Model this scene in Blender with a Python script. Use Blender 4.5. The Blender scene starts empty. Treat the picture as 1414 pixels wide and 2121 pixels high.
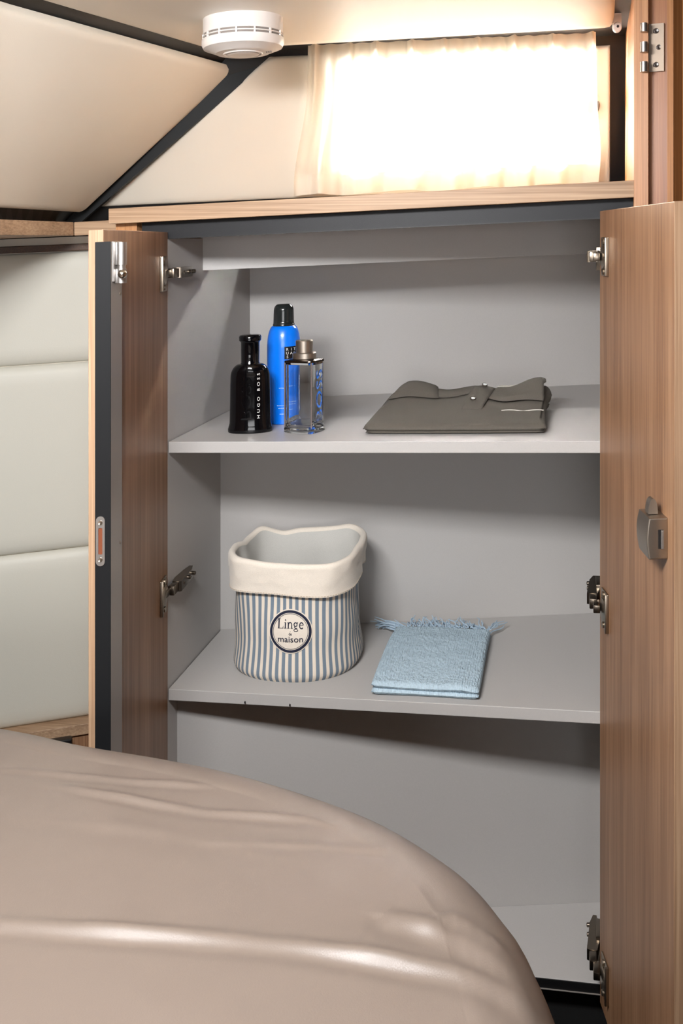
import bpy, bmesh, math, random
from math import sin, cos, pi, sqrt, radians, exp
from mathutils import Vector, noise

random.seed(7)
scene = bpy.context.scene
col = scene.collection

# ------------------------------------------------------------------ camera
EYE = 1.25                       # eye height above the floor
FPX, HOR = 2141.0, 507.2         # focal length in pixels, eye-level row
cam = bpy.data.objects.new('camera', bpy.data.cameras.new('camera'))
col.objects.link(cam)
cam.location = (0, 0, EYE)
cam.rotation_euler = (pi / 2, 0, 0)
cam.data.sensor_fit = 'AUTO'
cam.data.sensor_width = 36.0
cam.data.lens = 36.0 * FPX / 2121.0
cam.data.shift_y = -(1060.5 - HOR) / 2121.0
cam.data.clip_start = 0.02
scene.camera = cam

# ------------------------------------------------------------------ light
world = bpy.data.worlds.new('sky')
scene.world = world
world.use_nodes = True
bg = world.node_tree.nodes['Background']
bg.inputs[0].default_value = (1.0, 0.98, 0.95, 1)
bg.inputs[1].default_value = 180.0


def area(name, loc, rot, sx, sy, power, colr):
    d = bpy.data.lights.new(name, 'AREA')
    d.shape = 'RECTANGLE'
    d.size, d.size_y = sx, sy
    d.energy = power
    d.color = colr
    o = bpy.data.objects.new(name, d)
    col.objects.link(o)
    o.location, o.rotation_euler = loc, rot
    return o


area('ceiling_lamp', (-0.26, 0.52, EYE + 0.27), (radians(36), 0, radians(-10)), 0.34, 0.20, 21.0, (0.985, 0.985, 1.0))
area('rear_fill', (-0.30, -1.60, EYE - 0.10), (radians(92), 0, radians(-6)), 1.2, 0.5, 12.0, (0.985, 0.985, 1.0))  # unseen fill light added behind the camera to brighten the front faces
portal = area('window_portal', (0.21, 1.90, EYE + 0.217), (radians(-90), 0, 0), 0.40, 0.17, 1.0, (1, 1, 1))
portal.data.cycles.is_portal = True

vs = scene.view_settings
vs.view_transform = 'Standard'
vs.look = 'None'
vs.exposure = 0.42
vs.gamma = 1.0
vs.use_curve_mapping = False

# ------------------------------------------------------------------ frames
RISE = 0.0439                    # shear put into the geometry: level things climb to the right
AX, AY, PHI = -0.2512, 1.495, 0.2166
CP, SP = cos(PHI), sin(PHI)
WID = 0.6063                     # wardrobe opening
SHELF1, SHELF2, BASE = -0.2738, -0.6314, -0.990
BACK1, BACK2, BACK3, BEAM_Y = 1.880, 1.7216, 1.531, 1.6386
DOOR_W, DOOR_TOP, DOOR_BOT, DOOR_T = 0.3095, 0.0296, -1.0144, 0.0175


def room(x, y, z):
    return (x, y, EYE + z + RISE * x)


def cab(u, n, z):                # wardrobe axes: along its front, into it, up
    x = AX + u * CP + n * SP
    return (x, AY - u * SP + n * CP, EYE + z + RISE * x)


def at(px, py, y):               # point seen at px,py standing y metres away
    return ((px - 707.0) / FPX * y, y, EYE + (HOR - py) / FPX * y)


def door_frame(u0, ang, side):   # t along the open leaf, m out of its inner face, z
    hx, hy = AX + u0 * CP, AY - u0 * SP
    dx, dy = cos(ang), -sin(ang)
    nx, ny = (-dy, dx) if side < 0 else (dy, -dx)

    def F(t, m, z):
        x = hx + t * dx + m * nx
        return (x, hy + t * dy + m * ny, EYE + z + RISE * x)
    return F


DL = door_frame(0.0, 1.6418, -1)
DR = door_frame(WID, 1.5751, 1)


# ------------------------------------------------------------------ mesh helpers
def wloc(o):
    v = Vector((0, 0, 0))
    while o is not None:
        v += o.location
        o = o.parent
    return v


class MB:
    def __init__(self):
        self.v, self.f, self.uv = [], [], []

    def add(self, vs_, fs_, uv=None):
        b = len(self.v)
        self.v += [tuple(p) for p in vs_]
        self.f += [[i + b for i in q] for q in fs_]
        self.uv += (uv if uv else [(0, 0)] * len(vs_))
        return self

    def box(self, F, lo, hi, bev=0.0, seg=2):
        bm = bmesh.new()
        bmesh.ops.create_cube(bm, size=1.0)
        d = [hi[i] - lo[i] for i in range(3)]
        for v in bm.verts:
            v.co = Vector([lo[i] + (v.co[i] + .5) * d[i] for i in range(3)])
        if bev > 0:
            bmesh.ops.bevel(bm, geom=bm.edges[:], offset=bev, segments=seg, profile=.5, affect='EDGES')
        bm.verts.index_update()
        self.add([F(*v.co) for v in bm.verts], [[v.index for v in f.verts] for f in bm.faces])
        bm.free()
        return self

    def grid(self, fn, nu, nv, closed_u=False, uvfn=None, flip=False):
        vs_, uv = [], []
        cols = nu if closed_u else nu + 1
        for j in range(nv + 1):
            for i in range(cols):
                a, b = i / nu, j / nv
                vs_.append(fn(a, b))
                uv.append(uvfn(a, b) if uvfn else (a, b))
        fs_ = []
        for j in range(nv):
            for i in range(nu):
                i2 = (i + 1) % cols if closed_u else i + 1
                q = [j * cols + i, j * cols + i2, (j + 1) * cols + i2, (j + 1) * cols + i]
                fs_.append(q[::-1] if flip else q)
        return self.add(vs_, fs_, uv)

    def lathe(self, F, prof, n=48, cap0=True, cap1=True, flip=False):
        """prof: list of (rx, ry, z); F maps local x,y,z"""
        vs_, fs_ = [], []
        for (rx, ry, z) in prof:
            for i in range(n):
                a = 2 * pi * i / n
                vs_.append(F(rx * cos(a), ry * sin(a), z))
        m = len(prof)
        for j in range(m - 1):
            for i in range(n):
                k = (i + 1) % n
                fs_.append([j * n + i, j * n + k, (j + 1) * n + k, (j + 1) * n + i])
        if cap0:
            fs_.append([i for i in range(n)][::-1])
        if cap1:
            fs_.append([(m - 1) * n + i for i in range(n)])
        if flip:
            fs_ = [q[::-1] for q in fs_]
        return self.add(vs_, fs_)

    def prism(self, F, poly, lo, hi):
        """poly of (a,b); F(a,b,c)"""
        n = len(poly)
        vs_ = [F(a, b, lo) for a, b in poly] + [F(a, b, hi) for a, b in poly]
        fs_ = [list(range(n))[::-1], list(range(n, 2 * n))]
        for i in range(n):
            k = (i + 1) % n
            fs_.append([i, k, n + k, n + i])
        return self.add(vs_, fs_)

    def tube(self, pts, rads, n=8):
        vs_, fs_ = [], []
        m = len(pts)
        for j, p in enumerate(pts):
            p = Vector(p)
            d = Vector(pts[min(j + 1, m - 1)]) - Vector(pts[max(j - 1, 0)])
            d.normalize()
            a = d.cross(Vector((0, 0, 1)) if abs(d.z) < .9 else Vector((1, 0, 0))).normalized()
            b = d.cross(a)
            r = rads[j] if isinstance(rads, (list, tuple)) else rads
            for i in range(n):
                t = 2 * pi * i / n
                vs_.append(tuple(p + a * (r * cos(t)) + b * (r * sin(t))))
        for j in range(m - 1):
            for i in range(n):
                k = (i + 1) % n
                fs_.append([j * n + i, j * n + k, (j + 1) * n + k, (j + 1) * n + i])
        fs_ += [list(range(n))[::-1], [(m - 1) * n + i for i in range(n)]]
        return self.add(vs_, fs_)

    def build(self, name, mat, parent=None, smooth=35, base=None, kind=None, fix=True):
        me = bpy.data.meshes.new(name)
        off = wloc(parent) if parent else Vector(base) if base else Vector((0, 0, 0))
        me.from_pydata([tuple(Vector(p) - off) for p in self.v], [], self.f)
        uvl = me.uv_layers.new(name='UVMap')
        for l in me.loops:
            uvl.data[l.index].uv = self.uv[l.vertex_index]
        if fix:
            bm = bmesh.new()
            bm.from_mesh(me)
            bmesh.ops.recalc_face_normals(bm, faces=bm.faces[:])
            bm.to_mesh(me)
            bm.free()
        if smooth:
            for p in me.polygons:
                p.use_smooth = True
            me.set_sharp_from_angle(angle=radians(smooth))
        me.materials.append(mat)
        o = bpy.data.objects.new(name, me)
        col.objects.link(o)
        if parent:
            o.parent = parent
        else:
            o.location = off
        if kind:
            o['kind'] = kind
        return o


def thing(name, label, cat, loc, group=None):
    o = bpy.data.objects.new(name, None)
    o.empty_display_size = .05
    col.objects.link(o)
    o.location = loc
    o['label'], o['category'] = label, cat
    if group:
        o['group'] = group
    return o


def text_mesh(body, size, depth, space=1.0):
    cu = bpy.data.curves.new('lettering', 'FONT')
    cu.body, cu.size, cu.extrude = body, size, depth
    cu.align_x = 'CENTER'
    cu.space_character = space
    cu.resolution_u = 3
    o = bpy.data.objects.new('lettering', cu)
    col.objects.link(o)
    bpy.context.view_layer.update()
    me = o.to_mesh()
    v = [tuple(p.co) for p in me.vertices]
    f = [list(p.vertices) for p in me.polygons]
    o.to_mesh_clear()
    bpy.data.objects.remove(o)
    bpy.data.curves.remove(cu)
    ys = [p[1] for p in v]
    xs = [p[0] for p in v]
    cy, cx = (min(ys) + max(ys)) / 2, (min(xs) + max(xs)) / 2
    return [(p[0] - cx, p[1] - cy, p[2]) for p in v], f


def sm(e0, e1, x):
    t = max(0., min(1., (x - e0) / (e1 - e0)))
    return t * t * (3 - 2 * t)


# ------------------------------------------------------------------ materials
def srgb(r, g, b):
    def c(x):
        x /= 255.
        return x / 12.92 if x <= .04045 else ((x + .055) / 1.055) ** 2.4
    return (c(r), c(g), c(b), 1)


def mat(name, rgb, rough=.5, metal=0., bump=0., bscale=300., var=0., spec=.5, trans=0., ior=1.45, sheen=0., coat=0., vscale=None):
    m = bpy.data.materials.new(name)
    m.use_nodes = True
    nt = m.node_tree
    b = nt.nodes['Principled BSDF']
    b.inputs['Base Color'].default_value = srgb(*rgb)
    b.inputs['Roughness'].default_value = rough
    b.inputs['Metallic'].default_value = metal
    b.inputs['Specular IOR Level'].default_value = spec
    b.inputs['Transmission Weight'].default_value = trans
    b.inputs['IOR'].default_value = ior
    b.inputs['Sheen Weight'].default_value = sheen
    b.inputs['Coat Weight'].default_value = coat
    tc = nt.nodes.new('ShaderNodeTexCoord')
    if bump or var:
        nz = nt.nodes.new('ShaderNodeTexNoise')
        nz.inputs['Scale'].default_value = bscale
        nz.inputs['Detail'].default_value = 3
        nt.links.new(tc.outputs['Object'], nz.inputs['Vector'])
    if bump:
        bp = nt.nodes.new('ShaderNodeBump')
        bp.inputs['Strength'].default_value = bump
        bp.inputs['Distance'].default_value = .001
        nt.links.new(nz.outputs['Fac'], bp.inputs['Height'])
        nt.links.new(bp.outputs['Normal'], b.inputs['Normal'])
    if var:
        n2 = nt.nodes.new('ShaderNodeTexNoise')
        n2.inputs['Scale'].default_value = vscale or bscale
        nt.links.new(tc.outputs['Object'], n2.inputs['Vector'])
        hs = nt.nodes.new('ShaderNodeHueSaturation')
        hs.inputs['Color'].default_value = srgb(*rgb)
        mr = nt.nodes.new('ShaderNodeMapRange')
        mr.inputs['To Min'].default_value = 1 - var
        mr.inputs['To Max'].default_value = 1 + var
        mr.inputs['From Min'].default_value = .3
        mr.inputs['From Max'].default_value = .7
        nt.links.new(n2.outputs['Fac'], mr.inputs['Value'])
        nt.links.new(mr.outputs['Result'], hs.inputs['Value'])
        nt.links.new(hs.outputs['Color'], b.inputs['Base Color'])
    return m


def wood(name, dark, mid, light, grain='z', rotz=0., rough=.42):
    m = bpy.data.materials.new(name)
    m.use_nodes = True
    nt = m.node_tree
    b = nt.nodes['Principled BSDF']
    b.inputs['Roughness'].default_value = rough
    b.inputs['Specular IOR Level'].default_value = .4
    tc = nt.nodes.new('ShaderNodeTexCoord')
    rot = nt.nodes.new('ShaderNodeMapping')
    rot.inputs['Rotation'].default_value = (0, 0, rotz)
    nt.links.new(tc.outputs['Object'], rot.inputs['Vector'])

    def layer(s_across, s_along, detail):
        mp = nt.nodes.new('ShaderNodeMapping')
        sc = {'z': (s_across, s_across, s_along), 'x': (s_along, s_across, s_across), 'y': (s_across, s_along, s_across)}[grain]
        mp.inputs['Scale'].default_value = sc
        nt.links.new(rot.outputs['Vector'], mp.inputs['Vector'])
        nz = nt.nodes.new('ShaderNodeTexNoise')
        nz.inputs['Scale'].default_value = 1.0
        nz.inputs['Detail'].default_value = detail
        nz.inputs['Roughness'].default_value = .6
        nt.links.new(mp.outputs['Vector'], nz.inputs['Vector'])
        return nz
    n1 = layer(38, 1.2, 3)
    n2 = layer(420, 5, 3)
    mx = nt.nodes.new('ShaderNodeMath')
    mx.operation = 'MULTIPLY_ADD'
    mx.inputs[1].default_value = .58
    nt.links.new(n2.outputs['Fac'], mx.inputs[0])
    m2 = nt.nodes.new('ShaderNodeMath')
    m2.operation = 'MULTIPLY'
    m2.inputs[1].default_value = .42
    nt.links.new(n1.outputs['Fac'], m2.inputs[0])
    nt.links.new(m2.outputs[0], mx.inputs[2])
    cr = nt.nodes.new('ShaderNodeValToRGB')
    e = cr.color_ramp.elements
    e[0].position, e[0].color = .36, srgb(*dark)
    e[1].position, e[1].color = .64, srgb(*light)
    k = e.new(.5)
    k.color = srgb(*mid)
    nt.links.new(mx.outputs[0], cr.inputs['Fac'])
    nt.links.new(cr.outputs['Color'], b.inputs['Base Color'])
    bp = nt.nodes.new('ShaderNodeBump')
    bp.inputs['Strength'].default_value = .12
    bp.inputs['Distance'].default_value = .0006
    nt.links.new(n2.outputs['Fac'], bp.inputs['Height'])
    nt.links.new(bp.outputs['Normal'], b.inputs['Normal'])
    return m


M = {}
M['wood'] = wood('walnut_vertical', (118, 84, 59), (143, 106, 78), (165, 129, 98))
M['wood_edge'] = wood('walnut_edge', (138, 107, 81), (160, 128, 100), (178, 148, 119), rough=.5)
M['wood_x'] = wood('walnut_along', (142, 114, 88), (170, 140, 112), (190, 162, 132), 'x', PHI, .5)
M['wood_y'] = wood('walnut_deep', (142, 114, 88), (170, 140, 112), (190, 162, 132), 'y', -.15, .5)
M['wood_dark'] = wood('dark_walnut', (60, 38, 22), (74, 48, 28), (90, 60, 36), 'y', -.15, .5)
M['wood_post'] = wood('cherry_post', (150, 99, 58), (175, 120, 73), (193, 140, 92), 'z', 0, .45)
M['grey'] = mat('grey_laminate', (178, 175, 172), .42, bump=.05, bscale=900, var=.02, vscale=700)
M['grey_edge'] = mat('grey_edging', (186, 183, 180), .4)
M['black'] = mat('black_trim', (11, 11, 12), .5, bump=.1, bscale=1200)
M['charcoal'] = mat('charcoal_strip', (28, 29, 32), .5, bump=.1, bscale=900, spec=.35)
M['void'] = mat('shadowed_carpet', (7, 7, 7), .95, bump=.4, bscale=500)  # dark carpet taken near black, floor-level shadow included in the colour
M['cream'] = mat('cream_vinyl', (214, 206, 192), .55, bump=.12, bscale=700, var=.015, vscale=6)
M['cream_white'] = mat('white_vinyl', (208, 206, 194), .5, bump=.1, bscale=700)
M['ceil'] = mat('ceiling_vinyl', (236, 228, 215), .4, bump=.08, bscale=700)
M['white'] = mat('white_plastic', (212, 206, 201), .35)
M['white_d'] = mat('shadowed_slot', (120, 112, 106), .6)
M['chrome'] = mat('nickel', (190, 180, 168), .18, 1.)
M['alu'] = mat('brushed_aluminium', (176, 172, 168), .42, 1., bump=.1, bscale=900)
M['alu_flat'] = mat('anodised_profile', (158, 152, 146), .5, .35)
M['satin'] = mat('satin_nickel', (172, 162, 150), .40, 1., bump=.04, bscale=1500)
M['steel'] = mat('hinge_steel', (170, 158, 142), .34, 1.)
M['gun'] = mat('dark_nickel', (128, 118, 106), .28, 1.)
M['dark'] = mat('dark_slot', (20, 14, 12), .7)
M['copper'] = mat('wood_in_slot', (120, 62, 34), .7)
M['plastic_blk'] = mat('black_plastic', (16, 16, 18), .35)


# ------------------------------------------------------------------ room shell
def quad(mb, pts):
    return mb.add(pts, [list(range(len(pts)))])


def struct(o):
    o['kind'] = 'structure'
    return o


X0, X1, Y0, Y1 = -1.35, 1.25, -1.75, 1.93
ZF, ZC = -1.25, 0.42
WX0, WX1, WZ0, WZ1 = 0.012, 0.408, 0.126, 0.280      # window opening (height above eye level at x = 0 taken level)

mb = MB().box(room, (X0 - .05, Y0 - .05, ZF - .04), (X1 + .05, Y1 + .05, ZF))
struct(mb.build('floor', M['void'], smooth=0))
mb = MB().box(room, (X0 - .04, Y0, ZF), (X0, Y1, ZC))
struct(mb.build('wall_left', M['cream'], smooth=0))
mb = MB().box(room, (X1, Y0, ZF), (X1 + .04, Y1, ZC))
struct(mb.build('wall_right', M['wood'], smooth=0))
mb = MB().box(room, (X0, Y0 - .04, ZF), (X1, Y0, ZC))
struct(mb.build('wall_near', M['cream'], smooth=0))

# back wall of the hull with the window opening
mb = MB()
mb.box(room, (X0, Y1, ZF), (WX0, Y1 + .03, ZC))
mb.box(room, (WX1, Y1, ZF), (X1, Y1 + .03, ZC))
mb.box(room, (WX0, Y1, ZF), (WX1, Y1 + .03, WZ0 - .02))
mb.box(room, (WX0, Y1, WZ1 + .01), (WX1, Y1 + .03, ZC))
# leaning black backing of the nook, round the window
LEAN0, LEAN1, LZ0, LZ1 = 1.760, 1.668, .03, .335


def lean_y(z):
    return LEAN0 + (LEAN1 - LEAN0) * (z - .083) / (.31 - .083)


def lean(x, d, z):               # point on the leaning nook wall, d in front of it
    return room(x, lean_y(z) - d, z)


for (xa, xb, za, zb) in ((-.60, WX0, LZ0, LZ1), (WX1, .62, LZ0, LZ1), (WX0, WX1, LZ0, WZ0), (WX0, WX1, WZ1, LZ1)):
    quad(mb, [lean(xa, 0, za), lean(xb, 0, za), lean(xb, 0, zb), lean(xa, 0, zb)])
# reveal of the window through to the hull
for (xa, za, xb, zb) in ((WX0, WZ0, WX1, WZ0), (WX1, WZ0, WX1, WZ1), (WX1, WZ1, WX0, WZ1), (WX0, WZ1, WX0, WZ0)):
    quad(mb, [lean(xa, 0, za), lean(xb, 0, zb), room(xb, Y1 + .01, zb), room(xa, Y1 + .01, za)])
wall_back = struct(mb.build('wall_back', M['black'], smooth=0, fix=False))


def pad(mb, c, th, edge, nu=24, nv=24, up=None):
    """puffed panel on the quad c (4 world points, ordered round)"""
    c = [Vector(p) for p in c]
    nrm = (c[1] - c[0]).cross(c[3] - c[0]).normalized()
    if up is not None and nrm.dot(Vector(up)) < 0:
        nrm = -nrm

    def ax(n):
        base = [0, .004, .012, .025, .05]
        mid = [.05 + .9 * (i + 1) / (n + 1) for i in range(n)]
        return base + mid + [1 - x for x in base[::-1]]
    us, vs_ = ax(nu), ax(nv)
    L = [(c[1] - c[0]).length, (c[2] - c[1]).length, (c[3] - c[2]).length, (c[0] - c[3]).length]
    pts, fs_ = [], []
    for b in vs_:
        for a in us:
            p = (c[0] * (1 - a) + c[1] * a) * (1 - b) + (c[3] * (1 - a) + c[2] * a) * b
            w = L[0] * (1 - b) + L[2] * b
            h = L[3] * (1 - a) + L[1] * a
            d = []
            for e in (a * w, (1 - a) * w, b * h, (1 - b) * h):
                q = max(0., 1 - e / edge)
                d.append(q)
            q = min(1., sqrt(sum(x * x for x in d)))
            pts.append(tuple(p + nrm * (th * sqrt(max(0., 1 - q * q)))))
    n = len(us)
    for j in range(len(vs_) - 1):
        for i in range(n - 1):
            fs_.append([j * n + i, j * n + i + 1, (j + 1) * n + i + 1, (j + 1) * n + i])
    mb.add(pts, fs_)
    return mb


mb = MB()
pad(mb, [lean(-.4144, .001, .0834), lean(WX0, .001, .0834), lean(WX0, .001, .3085), lean(-.116, .001, .3085)], .006, .010, up=(0, -1, .3))
pad(mb, [lean(WX1, .001, .0834), lean(.4565, .001, .0834), lean(.4335, .001, .3035), lean(WX1, .001, .3035)], .006, .006, up=(0, -1, .3))
quad(mb, [lean(WX0, .006, .0834), lean(WX1, .006, .0834), lean(WX1, .006, WZ0), lean(WX0, .006, WZ0)])
quad(mb, [lean(WX0, .006, WZ1), lean(WX1, .006, WZ1), lean(WX1, .006, .303), lean(WX0, .006, .303)])
mb.build('padded_panel', M['cream'], wall_back, smooth=50, fix=False)

# window: frame ring, pane and latch disc
win = bpy.data.objects.new('window_1', None)
col.objects.link(win)
win.location = room((WX0 + WX1) / 2, 1.72, WZ0)
win['kind'] = 'structure'
mb = MB()
fw = .012
mb.box(room, (WX0, 1.80, WZ0), (WX0 + fw, 1.83, WZ1), .002)
mb.box(room, (WX1 - fw, 1.80, WZ0), (WX1, 1.83, WZ1), .002)
mb.box(room, (WX0, 1.80, WZ0), (WX1, 1.83, WZ0 + fw), .002)
mb.box(room, (WX0, 1.80, WZ1 - fw), (WX1, 1.83, WZ1), .002)
mb.build('window_frame', M['white'], win)
glass = bpy.data.materials.new('window_glass')
glass.use_nodes = True
nt = glass.node_tree
nt.nodes.clear()
go_ = nt.nodes.new('ShaderNodeOutputMaterial')
gm_ = nt.nodes.new('ShaderNodeMixShader')
gm_.inputs[0].default_value = .05
gt_ = nt.nodes.new('ShaderNodeBsdfTransparent')
gg_ = nt.nodes.new('ShaderNodeBsdfGlossy')
gg_.inputs['Roughness'].default_value = .05
nt.links.new(gt_.outputs[0], gm_.inputs[1])
nt.links.new(gg_.outputs[0], gm_.inputs[2])
nt.links.new(gm_.outputs[0], go_.inputs[0])
MB().box(room, (WX0 + fw, 1.813, WZ0 + fw), (WX1 - fw, 1.817, WZ1 - fw)).build('pane', glass, win, smooth=0)
grey_plast = mat('grey_plastic', (128, 122, 116), .5)
mb = MB()
c0 = Vector(at(1217, 214, 1.704))
mb.lathe(lambda x, y, z: (c0.x + x, c0.y - z, c0.z + y), [(.019, .026, -.006), (.019, .026, .004), (.017, .024, .006)], 32)
mb.build('latch_knob', grey_plast, win)

# ceiling: black backing above, cream panel hanging below it
mb = MB().box(room, (X0, Y0, .318), (X1, Y1, .345))
ceiling = struct(mb.build('ceiling', M['black'], smooth=0))
ZP = .300


def ceil_pt(px, py, z=ZP):        # point of the ceiling plane met by a sight line
    h = HOR - py - RISE * (px - 707)
    y = z * FPX / h
    return Vector(room((px - 707) / FPX * y, y, z))


a, b_ = ceil_pt(432, 106), ceil_pt(1272, 60)
d_left = ceil_pt(100, 10) - a
d_right = ceil_pt(1274, 2) - b_
cl = a + d_left * (2.9 / abs(d_left.y))
cr_ = b_ + d_right * (2.9 / abs(d_right.y))
up = Vector((0, 0, .017))
mb = MB()
pad(mb, [p + up for p in (a, b_, cr_, cl)], .017, .012, 30, 40, up=(0, 0, -1))
mb.build('ceiling_panel', M['ceil'], ceiling, smooth=60, fix=False)
# eyelet screwed to the trim beside the post
mb = MB()
c1 = Vector(at(1277, 57, 1.50))
mb.lathe(lambda x, y, z: (c1.x + x, c1.y - z, c1.z + y), [(.0062, .0078, -.002), (.0062, .0078, .003), (.005, .0065, .0045)], 24)
mb.box(lambda a, b, c: (c1.x + a, c1.y + b, c1.z + c), (-.006, -.003, 0), (.006, .002, .024))
ey = mb.build('screw_cap', M['white'], ceiling)
MB().lathe(lambda x, y, z: (c1.x + x + .0002, c1.y - z, c1.z + y + .0008), [(.0018, .0022, .003), (.0018, .0022, .0052)], 12).build('screw', M['plastic_blk'], ey)

# sloped side of the cabin on the left
L_B1, L_B0 = Vector(at(160, 438, 1.700)), Vector(at(0, 428.5, 1.430))
L_T1, L_T0 = Vector(ceil_pt(488, 139)), Vector(ceil_pt(0, 3))


secs = [(L_B1, L_T1), (L_B0, L_T0), (Vector(room(-.500, 1.18, .0725)), Vector(room(-.475, .93, .30))), (Vector(room(-.60, .3, .0725)), Vector(room(-.56, .1, .30))), (Vector(room(-.86, -1.7, .0725)), Vector(room(-.80, -1.7, .30)))]
SLEN = [0.]
for i in range(4):
    SLEN.append(SLEN[-1] + ((secs[i + 1][0] - secs[i][0]).length + (secs[i + 1][1] - secs[i][1]).length) / 2)
OUTN = Vector((.70, -.25, -.62)).normalized()


def slope_pt(l, b):              # l metres along from the far corner, b 0 bottom .. 1 top
    for i in range(4):
        if l <= SLEN[i + 1] or i == 3:
            k = (l - SLEN[i]) / (SLEN[i + 1] - SLEN[i])
            B = secs[i][0].lerp(secs[i + 1][0], k)
            T = secs[i][1].lerp(secs[i + 1][1], k)
            return B.lerp(T, b)


def slope_pad(a, b):
    l = SLEN[-1] * (a if a > .5 else a * a * 2)
    w = .32
    ed, th = .016, .010
    q = max(0., 1 - l / ed) ** 2 + max(0., 1 - b * w / ed) ** 2 + max(0., 1 - (1 - b) * w / ed) ** 2
    return tuple(slope_pt(l, b) + OUTN * (th * sqrt(max(0., 1 - min(1., q)))))


ww_ = lambda x: x - .04 * 2 * sin(2 * pi * x) if True else x
mb = MB().grid(lambda a, b: tuple(slope_pt(SLEN[-1] * a - .045 * (1 - a), -.12 + 1.30 * b) - OUTN * .006), 60, 8)
slope = struct(mb.build('wall_slope', M['black'], smooth=0, fix=False))
mb = MB().grid(lambda a, b: slope_pad(a, ww_(b)), 150, 40)
mb.build('padded_panel', M['cream'], slope, smooth=60, fix=False)
# hip trim between the two sloped panels
h0, h1 = Vector(at(150, 448, 1.722)), Vector(at(548, 104, 1.675))
mb = MB()
dv = (h1 - h0).normalized()
sd = Vector((.75, 0, -.62)).normalized()
sd = (sd - dv * sd.dot(dv)).normalized()
nn = dv.cross(sd).normalized()
if nn.y > 0:
    nn = -nn
for s0, s1, z0, z1 in ((-.017, .017, -.012, .004),):
    pts = []
    for e in (h0 - dv * .03, h1 + dv * .02):
        for (s, z) in ((s0, z0), (s1, z0), (s1, z1), (s0, z1)):
            pts.append(e + sd * s + nn * z)
    mb.add(pts, [[0, 1, 2, 3], [4, 5, 6, 7], [0, 1, 5, 4], [1, 2, 6, 5], [2, 3, 7, 6], [3, 0, 4, 7]])
struct(mb.build('trim_1', mat('graphite_trim', (21, 23, 24), .6, spec=.3), smooth=0))

# ledge along the left side and behind the wardrobe
lc = Vector((-.4347, 1.680))
ld = Vector((-.148, -1.0)).normalized()
lb = Vector((CP, -SP))


def ledge(s, w, z):              # s along the left run towards the viewer, w to the outside
    x, y = lc.x + ld.x * s - w, lc.y + ld.y * s
    return room(x, y, z)


def ledge2(s, w, z):
    x, y = lc.x + lb.x * s + SP * w, lc.y + lb.y * s + CP * w
    return room(x, y, z)


mb = MB().box(ledge, (-.0, 0, .034), (2.6, .30, .0561), .0012)
struct(mb.build('trim_2', M['wood_y'], smooth=15))
mb = MB().box(ledge2, (-.0, 0, .034), (.22, .016, .0561), .0012)
struct(mb.build('trim_3', M['wood_x'], smooth=15))

# upholstered wall at the head of the bed
wd = Vector((3.74, 1)).normalized()


def headw(s, w, z):              # s to the right along the wall from x=-.505, w out of it
    x, y = -.505 + wd.x * s, 1.75 + wd.y * s
    x, y = x + wd.y * w, y - wd.x * w
    return room(x, y, z)


mb = MB().box(headw, (-.85, -.03, -1.25), (.20, 0, .034))
far = struct(mb.build('wall_far', M['cream'], smooth=0))
for (za, zb) in ((-.179, .009), (-.4955, -.180), (-.785, -.4965)):
    mb = MB()
    pad(mb, [headw(-.84, 0, za), headw(.19, 0, za), headw(.19, 0, zb), headw(-.84, 0, zb)], .012, .022, 20, 16, up=(.2, -1, 0))
    mb.build('padded_panel', M['cream_white'], far, smooth=60, fix=False)
mb = MB().box(headw, (-.84, 0, .010), (.19, .012, .0215), .001)
struct(mb.build('trim_4', M['wood_dark'], smooth=0))

# ------------------------------------------------------------------ door post with hinge (right)
pfl, pbl = Vector((.3758, 1.330)), Vector((.466, 1.70))


def vbox(mb, poly, z0, z1):
    return mb.prism(lambda a, b, c: room(a, b, c), poly, z0, z1)


def pxy(px, y):
    return ((px - 707) / FPX * y, y)


post = bpy.data.objects.new('trim_5', None)
col.objects.link(post)
post.location = room(.42, 1.34, ZF)
post['kind'] = 'structure'
mb = MB()
vbox(mb, [pxy(1312.5, 1.330), pxy(1342, 1.322), pxy(1344, 1.338), (.56, 1.36), (.56, 1.72), tuple(pbl)], ZF, .318)
mb.build('jamb', M['wood_post'], post, smooth=0)
mb = MB()
vbox(mb, [pxy(1343, 1.338), pxy(1381.5, 1.328), (.52, 1.40), (.42, 1.40)], ZF, .318)
mb.build('rebate', wood('cherry_rebate', (130, 79, 42), (153, 95, 52), (171, 113, 67)), post, smooth=0)
mb = MB()
vbox(mb, [pxy(1381.5, 1.318), pxy(1394, 1.316), pxy(1412.5, 1.335), (.56, 1.42), (.50, 1.42)], ZF, .318)
mb.build('stop_bead', M['wood_post'], post, smooth=0)
mb = MB()
vbox(mb, [pxy(1412.5, 1.335), (.70, 1.335), (.70, 1.42), (.50, 1.42)], ZF, .318)
mb.build('facing', M['wood_post'], post, smooth=0)
# butt hinge leaf with three knuckles and three screws


def hp(px, py, y=1.333):
    return Vector(at(px, py, y))


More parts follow.
